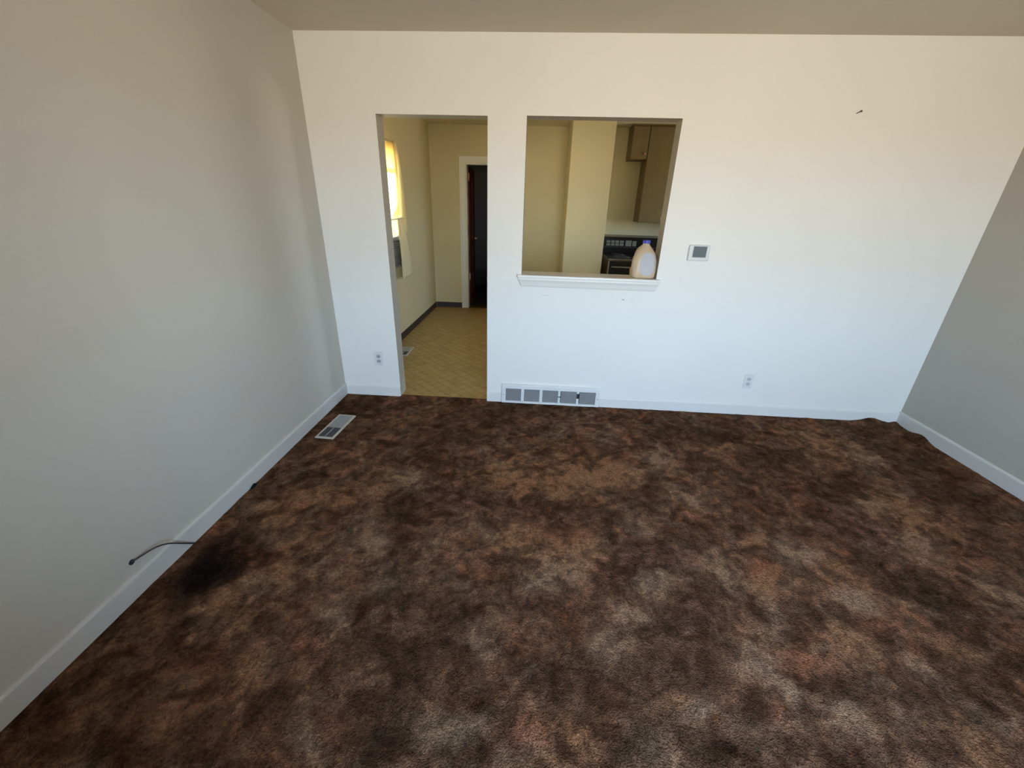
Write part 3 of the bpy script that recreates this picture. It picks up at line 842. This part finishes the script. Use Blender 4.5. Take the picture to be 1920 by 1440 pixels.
cloth('curtain_panel', ip([(1.17, 0.50), (2.05, 0.62)]),
      ip([(1.17, 0.92), (1.34, 0.90), (1.42, 0.84), (1.50, 0.78), (2.05, 0.72)]), 1.17, 2.055, 0.066, 0.011, 5, M['curtain'], upper, nv=44, scallop=0.012)
lower = thing('cafe_curtain', 'cream lower cafe curtain hanging from a thin rod beside the air conditioner', 'curtain', (0, 0, 0))
tube('curtain_rod', [(0.095, 0.55, 1.333), (0.095, 1.0, 1.333), (0.095, 1.62, 1.336)], 0.006, M['rod'], lower)
cloth('curtain_panel', ip([(0.72, 1.43), (1.33, 1.40)]), ip([(0.72, 1.80), (0.93, 1.735), (1.16, 1.67), (1.33, 1.60)]), 0.72, 1.345, 0.092, 0.014, 4, M['cafe'], lower, scallop=0.01)

ac = thing('window_air_conditioner', 'grey louvred air conditioner set in the lower kitchen window', 'air conditioner', (0, 0, 0))
AY0, AY1, AZ0, AZ1 = 0.78, 1.60, 0.845, 1.160
box('housing', (-0.25, 0.045, AY0, AY1, AZ0, AZ1), M['appliance'], ac, bevel=0.008)
box('front_frame', (0.045, 0.060, AY0, AY1, AZ1 - 0.035, AZ1), M['appliance'], ac, bevel=0.004)
box('front_frame', (0.045, 0.060, AY0, AY1, AZ0, AZ0 + 0.02), M['appliance'], ac, bevel=0.004)
for k in range(16):
    z = AZ0 + 0.028 + k * 0.0178
    box('louvre', (0.044, 0.061, AY0 + 0.015, AY1 - 0.012, z, z + 0.008), M['appliance'], ac, bevel=0.002, seg=1)

# ------------------------------------------------------------------ floor registers
def register(name, label, loc, lx, ly, dirty=True):
    t = thing(name, label, 'vent', loc, 'floor registers')
    f = 0.016
    bm = bmesh.new()
    for b in ((-lx / 2, lx / 2, -ly / 2, -ly / 2 + f), (-lx / 2, lx / 2, ly / 2 - f, ly / 2),
              (-lx / 2, -lx / 2 + f, -ly / 2 + f, ly / 2 - f), (lx / 2 - f, lx / 2, -ly / 2 + f, ly / 2 - f)):
        bx(bm, *b, 0.004, 0.013, bevel=0.002)
    obj('frame', bm, M['reg_frame'], t)
    box('damper_box', (-lx / 2 + f, lx / 2 - f, -ly / 2 + f, ly / 2 - f, 0.0035, 0.006), M['dark'], t)
    n = 22; pitch = (ly - 2 * f) / n
    for k in range(n):
        y = -ly / 2 + f + (k + 0.5) * pitch
        bm = bmesh.new(); bx(bm, -lx / 2 + f, lx / 2 - f, -0.0050, 0.0050, -0.001, 0.001)
        tilt = 25 if k > n * 0.45 else 62
        for v in bm.verts:
            v.co = Matrix.Rotation(math.radians(tilt), 3, 'X') @ v.co + Vector((0, y, 0.0115))
        obj('slat', bm, M['reg_slat'] if k > n * 0.38 else M['reg_dirty'], t)
    bm = bmesh.new(); bx(bm, -0.003, 0.003, -ly / 2 + f, ly / 2 - f, 0.014, 0.0165)
    obj('centre_rib', bm, M['reg_slat'], t)
    return t


rg = register('floor_register', 'cream-rimmed metal floor register in the carpet by the left wall', (0.176, -0.565, 0.0), 0.132, 0.335)
rg.rotation_euler = (0, 0, math.radians(-3))
register('floor_register', 'grey metal floor register on the patterned kitchen floor by the doorway', (0.165, 1.09, -0.001), 0.13, 0.28)

# ------------------------------------------------------------------ return air grille low on the front wall
gr = thing('return_air_grille', 'long white return air grille with five grey louvred panels on the wall', 'vent', (1.322, 0, 0))
GW, GH, GB = 0.796, 0.166, 0.032
GZ0, GZ1 = 0.018, 0.128
bm = bmesh.new()
bx(bm, 0, GW, -0.020, 0, GZ1, GH, bevel=0.004); bx(bm, 0, GW, -0.020, 0, 0.0, GZ0, bevel=0.003)
bx(bm, 0, GB, -0.020, 0, GZ0 - 0.001, GZ1 + 0.001, bevel=0.002); bx(bm, GW - GB, GW, -0.020, 0, GZ0 - 0.001, GZ1 + 0.001, bevel=0.002)
obj('frame', bm, M['white_metal'], gr)
bm = bmesh.new(); bx(bm, GB, GW - GB, -0.002, -0.0005, GZ0, GZ1)
obj('duct_backing', bm, M['dark'], gr)
pw, mwid = 0.1272, 0.024
for k in range(5):
    x0 = GB + k * (pw + mwid)
    bm = bmesh.new()
    for q in range(14):
        z = GZ0 + 0.004 + q * (GZ1 - GZ0 - 0.004) / 14
        vs = bx(bm, x0, x0 + pw, -0.0065, 0.0065, -0.0006, 0.0006)
        for v in vs:
            v.co = Vector((v.co.x, v.co.y * math.cos(0.95), v.co.z + v.co.y * math.sin(0.95))) + Vector((0, -0.0075, z + 0.002))
    obj('louvre_bank', bm, M['grille'], gr, kind='stuff')
    if k < 4:
        xm = x0 + pw
        bm = bmesh.new()
        if k == 3:
            bx(bm, xm, xm + mwid * 0.8, -0.014, -0.001, GZ0, 0.062, bevel=0.002); bx(bm, xm, xm + mwid * 0.8, -0.014, -0.001, 0.108, GZ1, bevel=0.002)
            bx(bm, xm + 0.004, xm + mwid * 0.7, -0.006, -0.001, 0.061, 0.109, mat=1)
        elif k == 2:
            bx(bm, xm, xm + mwid * 0.8, -0.014, -0.001, GZ0, 0.066, bevel=0.002); bx(bm, xm, xm + mwid * 0.8, -0.014, -0.001, 0.076, GZ1, bevel=0.002)
            bx(bm, xm + 0.002, xm + mwid * 0.8, -0.009, -0.001, 0.065, 0.077, mat=1)
        else:
            bx(bm, xm, xm + mwid, -0.014, -0.001, GZ0, GZ1, bevel=0.002)
        obj('mullion', bm, [M['white_metal'], M['slot']], gr)
for x in (GB * 0.45, GW - GB * 0.45):
    bm = bmesh.new(); cyl(bm, (x, -0.021, 0.072), 0.0045, 0.004, 'y', 12)
    obj('screw', bm, M['outlet'], gr)

# ------------------------------------------------------------------ outlets
def outlet(label, x, z, plate_mat, face_mat):
    t = thing('wall_outlet', label, 'outlet', (x, 0, z), 'wall outlets')
    box('cover_plate', (-0.035, 0.035, -0.006, 0, -0.058, 0.058), plate_mat, t, bevel=0.003)
    for s in (-1, 1):
        bm = bmesh.new()
        cyl(bm, (0, -0.0068, s * 0.0205), 0.0165, 0.004, 'y', 24)
        for v in bm.verts:
            v.co.z = s * 0.0205 + max(-0.0135, min(0.0135, v.co.z - s * 0.0205))
        rc = obj('receptacle', bm, face_mat, t)
        for sx, hh in ((-0.006, 0.004), (0.006, 0.0035)):
            box('slot', (sx - 0.001, sx + 0.001, -0.0094, -0.0086, s * 0.0205 - hh + 0.002, s * 0.0205 + hh + 0.002), M['slot'], rc)
        box('slot', (-0.002, 0.002, -0.0094, -0.0086, s * 0.0205 - 0.009, s * 0.0205 - 0.006), M['slot'], rc)
    bm = bmesh.new(); cyl(bm, (0, -0.0065, 0), 0.003, 0.002, 'y', 10)
    obj('screw', bm, M['outlet'], t)


outlet('white duplex outlet with grey receptacles between left corner and doorway', 0.313, 0.328, M['white_plastic'], M['outlet'])
outlet('white duplex outlet low on the wall right of the return air grille', 3.252, 0.288, M['white_plastic'], plain('light_grey_receptacle', (0.56, 0.57, 0.58), 0.4))

# ------------------------------------------------------------------ thermostat
th = thing('thermostat', 'white wall thermostat with a grey screen right of the pass-through', 'thermostat', (2.6735, 0, 1.231))
box('housing', (-0.071, 0.071, -0.026, 0, -0.053, 0.053), M['white_plastic'], th, bevel=0.010, seg=4)
box('screen_bezel', (-0.046, 0.048, -0.0275, -0.0255, -0.030, 0.046), M['outlet'], th, bevel=0.0008, seg=1)
box('screen', (-0.042, 0.045, -0.0285, -0.027, -0.026, 0.043), M['lcd'], th)
for k in range(2):
    box('button', (-0.064, -0.052, -0.0285, -0.0255, -0.012 + k * 0.026, 0.004 + k * 0.026), M['white_plastic'], th, bevel=0.001, seg=1)

# ------------------------------------------------------------------ nail and cable, debris
nl = thing('wall_nail', 'small bent nail high on the front wall near the right side', 'nail', (3.444, 0, 2.066))
tube('shaft', [(-0.004, 0.004, -0.003), (0.0, -0.008, 0.0), (0.010, -0.016, 0.006)], 0.0022, M['cable'], nl, seg=6)
bm = bmesh.new(); cyl(bm, (0.011, -0.0175, 0.0068), 0.0055, 0.002, 'y', 12); obj('head', bm, M['cable'], nl)

cb = thing('cable', 'thin dark cable coming out of the left wall over the baseboard to the carpet', 'cable', (0, 0, 0))
tube('sheath', [(-0.004, -1.945, 0.150), (0.006, -1.930, 0.153), (0.017, -1.905, 0.156), (0.026, -1.85, 0.150), (0.028, -1.80, 0.118), (0.026, -1.755, 0.070), (0.021, -1.715, 0.030), (0.016, -1.69, 0.004), (0.017, -1.68, -0.003)], 0.0033, M['cable'], cb, seg=8, res=6)
bm = bmesh.new(); cyl(bm, (0.0015, -1.938, 0.151), 0.011, 0.003, 'x', 18); obj('wall_grommet', bm, M['cable'], cb)

bm = bmesh.new()
bmesh.ops.create_icosphere(bm, subdivisions=3, radius=1.0)
for v in bm.verts:
    n_ = 1 + 0.25 * math.sin(7 * v.co.x + 3 * v.co.y) * math.cos(5 * v.co.z + 2 * v.co.x)
    v.co = Vector((v.co.x * 0.008 * n_, v.co.y * 0.022 * n_, max(-0.2, v.co.z) * 0.012 * n_))
db = obj('carpet_lint', bm, M['dark'], smooth=True, label='small black lump of lint against the left baseboard', category='lint')
db.location = (0.023, -1.262, 0.004)

# ------------------------------------------------------------------ kitchen range
rg = thing('kitchen_range', 'dark electric range with push-button back panel seen through the pass-through', 'stove', (2.47, 2.47, 0))
RW, RD, RH = 0.76, 0.70, 0.905
box('body', (0, RW, 0.03, RD, 0.03, RH - 0.02), M['range_side'], rg, bevel=0.005)
box('cooktop', (-0.002, RW + 0.002, 0.0, RD - 0.06, RH - 0.02, RH), M['range_black'], rg, bevel=0.006)
box('front_trim', (0.0, RW, -0.004, 0.0, RH - 0.02, RH - 0.006), M['chrome'], rg, bevel=0.001, seg=1)
od = box('oven_door', (0.012, RW - 0.012, 0.0, 0.03, 0.22, 0.865), M['range_black'], rg, bevel=0.004)
box('door_window', (0.05, RW - 0.05, -0.003, 0.001, 0.34, 0.72), M['range_glass'], od)
tube('door_handle', [(0.05, 0.0, 0.80), (0.05, -0.045, 0.803), (0.08, -0.05, 0.803), (0.38, -0.05, 0.803), (0.68, -0.05, 0.803), (0.71, -0.045, 0.803), (0.71, 0.0, 0.80)], 0.009, M['chrome'], od)
box('door_edge_trim', (0.0, 0.012, -0.004, 0.03, 0.22, 0.865), M['chrome'], rg, bevel=0.002, seg=1)
box('door_edge_trim', (RW - 0.012, RW, -0.004, 0.03, 0.22, 0.865), M['chrome'], rg, bevel=0.002, seg=1)
box('storage_drawer', (0.012, RW - 0.012, 0.0, 0.03, 0.06, 0.205), M['range_black'], rg, bevel=0.004)
con = box('control_panel', (0, RW, RD - 0.07, RD + 0.02, RH, 1.125), M['range_black'], rg, bevel=0.006)
box('panel_cap', (-0.004, RW + 0.004, RD - 0.075, RD + 0.025, 1.125, 1.150), M['range_side'], rg, bevel=0.005)
box('panel_foot', (0, RW, RD - 0.078, RD - 0.069, 0.985, 0.998), M['coil'], rg, bevel=0.001, seg=1)
for a, b in ((0.042, 0.096), (0.106, 0.155), (0.165, 0.216), (0.226, 0.284)):
    for z0_, z1_ in ((1.008, 1.040), (1.046, 1.080)):
        box('push_button', (a, b, RD - 0.076, RD - 0.069, z0_, z1_), M['button'], con, bevel=0.002, seg=1)
box('clock', (0.306, 0.392, RD - 0.076, RD - 0.069, 1.006, 1.084), M['button'], con, bevel=0.002, seg=1)
box('timer_dial', (0.402, 0.458, RD - 0.076, RD - 0.069, 1.008, 1.078), M['button'], con, bevel=0.002, seg=1)
for cx, cy, rr in ((0.19, 0.17, 0.10), (0.57, 0.17, 0.08), (0.19, 0.45, 0.08), (0.57, 0.45, 0.10)):
    bm = bmesh.new(); cyl(bm, (cx, cy, RH + 0.0015), rr + 0.012, 0.004, 'z', 32)
    bn = obj('burner', bm, M['reg_dirty'], rg)
    pts = []
    for q in range(60):
        a = q / 60 * 2 * math.pi * 3.6; r_ = 0.018 + (rr - 0.018) * q / 59
        pts.append((cx + r_ * math.cos(a), cy + r_ * math.sin(a), RH + 0.009))
    tube('coil', pts, 0.0055, M['coil'], bn, seg=6, res=1)

# ------------------------------------------------------------------ wall cabinets
def cabinet(label, x0, x1, y0, y1, z0, z1, nd):
    t = thing('wall_cabinet', label, 'cabinet', (x0, y0, z0), 'kitchen wall cabinets')
    w, d, h = x1 - x0, y1 - y0, z1 - z0
    box('body', (0, w, 0.019, d, 0, h), M['cabinet'], t)
    dw = w / nd
    for k in range(nd):
        bm = bmesh.new()
        bx(bm, k * dw + 0.002, (k + 1) * dw - 0.002, 0, 0.018, 0.004, h - 0.03, bevel=0.003)
        dr = obj('door', bm, M['cabinet'], t)
        bm = bmesh.new(); kx = (k + 1) * dw - 0.03 if k % 2 == 0 else k * dw + 0.03
        cyl(bm, (kx, -0.010, 0.06), 0.012, 0.02, 'y', 16); obj('knob', bm, M['brass'], dr)
    return t


cabinet('short brown wall cabinet high beside the chase above the dark range', 2.665, 2.868, 2.93, KY, 2.07, KH, 1)
cabinet('tall brown wall cabinet hanging over the range behind the milk jug', 2.872, 3.50, 2.93, KY, 1.33, KH, 2)

# ------------------------------------------------------------------ milk jug on the ledge
jx, jy, jz = 2.330, 0.078, 1.0405
jug = thing('milk_jug', 'translucent gallon milk jug with blue cap on the pass-through ledge', 'jug', (jx, jy, jz))
JP = [(0.000, 0.066, 5), (0.004, 0.076, 5), (0.012, 0.082, 5), (0.05, 0.084, 5), (0.10, 0.084, 4.5), (0.130, 0.081, 4), (0.150, 0.076, 3.5), (0.168, 0.069, 3), (0.184, 0.060, 2.6),
      (0.200, 0.049, 2.3), (0.213, 0.037, 2.1), (0.223, 0.028, 2), (0.229, 0.024, 2), (0.233, 0.0225, 2), (0.240, 0.0225, 2)]


def jug_r(h):
    hs = [p[0] for p in JP]
    return float(np.interp(h, hs, [p[1] for p in JP])), float(np.interp(h, hs, [p[2] for p in JP]))


bm = bmesh.new(); N = 48; rings = []
for h, a, n_ in JP:
    ring = []
    for k in range(N):
        th_ = 2 * math.pi * k / N; c, s = math.cos(th_), math.sin(th_)
        rr = a / (abs(c) ** n_ + abs(s) ** n_) ** (1 / n_)
        x, y = rr * c, rr * s * 0.9
        # grip recess at the rear left corner
        if 0.07 < h < 0.20 and x < -0.02 and y > 0.0:
            k_ = math.sin((h - 0.07) / 0.13 * math.pi) * 0.35
            m_ = min(1, (-x - 0.02) / 0.03) * min(1, y / 0.03)
            x *= 1 - k_ * m_; y *= 1 - k_ * m_
        ring.append(bm.verts.new((x, y, h)))
    rings.append(ring)
for a, b in zip(rings, rings[1:]):
    for k in range(N):
        bm.faces.new((a[k], a[(k + 1) % N], b[(k + 1) % N], b[k]))
bm.faces.new(rings[0][::-1]); bm.faces.new(rings[-1])
obj('bottle', bm, M['jug'], jug, smooth=True)
tube('handle', [(-0.020, 0.028, 0.208), (-0.036, 0.044, 0.196), (-0.048, 0.056, 0.165), (-0.052, 0.060, 0.125), (-0.052, 0.060, 0.088), (-0.046, 0.048, 0.066)], 0.012, M['jug'], jug)
bm = bmesh.new(); cyl(bm, (0, 0, 0.2465), 0.0255, 0.021, 'z', 32, r2=0.024)
for k in range(32):
    a = 2 * math.pi * k / 32
    bx(bm, 0.0252 * math.cos(a) - 0.0008, 0.0252 * math.cos(a) + 0.0008, 0.0252 * math.sin(a) - 0.0008, 0.0252 * math.sin(a) + 0.0008, 0.238, 0.255)
obj('cap', bm, M['blue_cap'], jug)
bm = bmesh.new()
c0 = None; prev = None; NR, NA = 8, 40
def lab_pt(s, h):
    a, n_ = jug_r(h)
    q = min(0.995, abs(s) / a)
    return Vector((s, -0.9 * a * (1 - q ** n_) ** (1 / n_) - 0.0015, h))
for i in range(NR + 1):
    if i == 0:
        c0 = bm.verts.new(lab_pt(0.012, 0.100)); continue
    ring = []
    for k in range(NA):
        a = 2 * math.pi * k / NA; f = i / NR
        s = 0.012 + 0.054 * f * (1 if True else 0) * (abs(math.cos(a)) ** 0.8) * (1 if math.cos(a) > 0 else -1)
        h = 0.100 + 0.078 * f * (abs(math.sin(a)) ** 0.8) * (1 if math.sin(a) > 0 else -1)
        ring.append(bm.verts.new(lab_pt(s, h)))
    for k in range(NA):
        if prev is None:
            bm.faces.new((c0, ring[k], ring[(k + 1) % NA]))
        else:
            bm.faces.new((prev[k], ring[k], ring[(k + 1) % NA], prev[(k + 1) % NA]))
    prev = ring
obj('paper_label', bm, M['label'], jug, smooth=True)
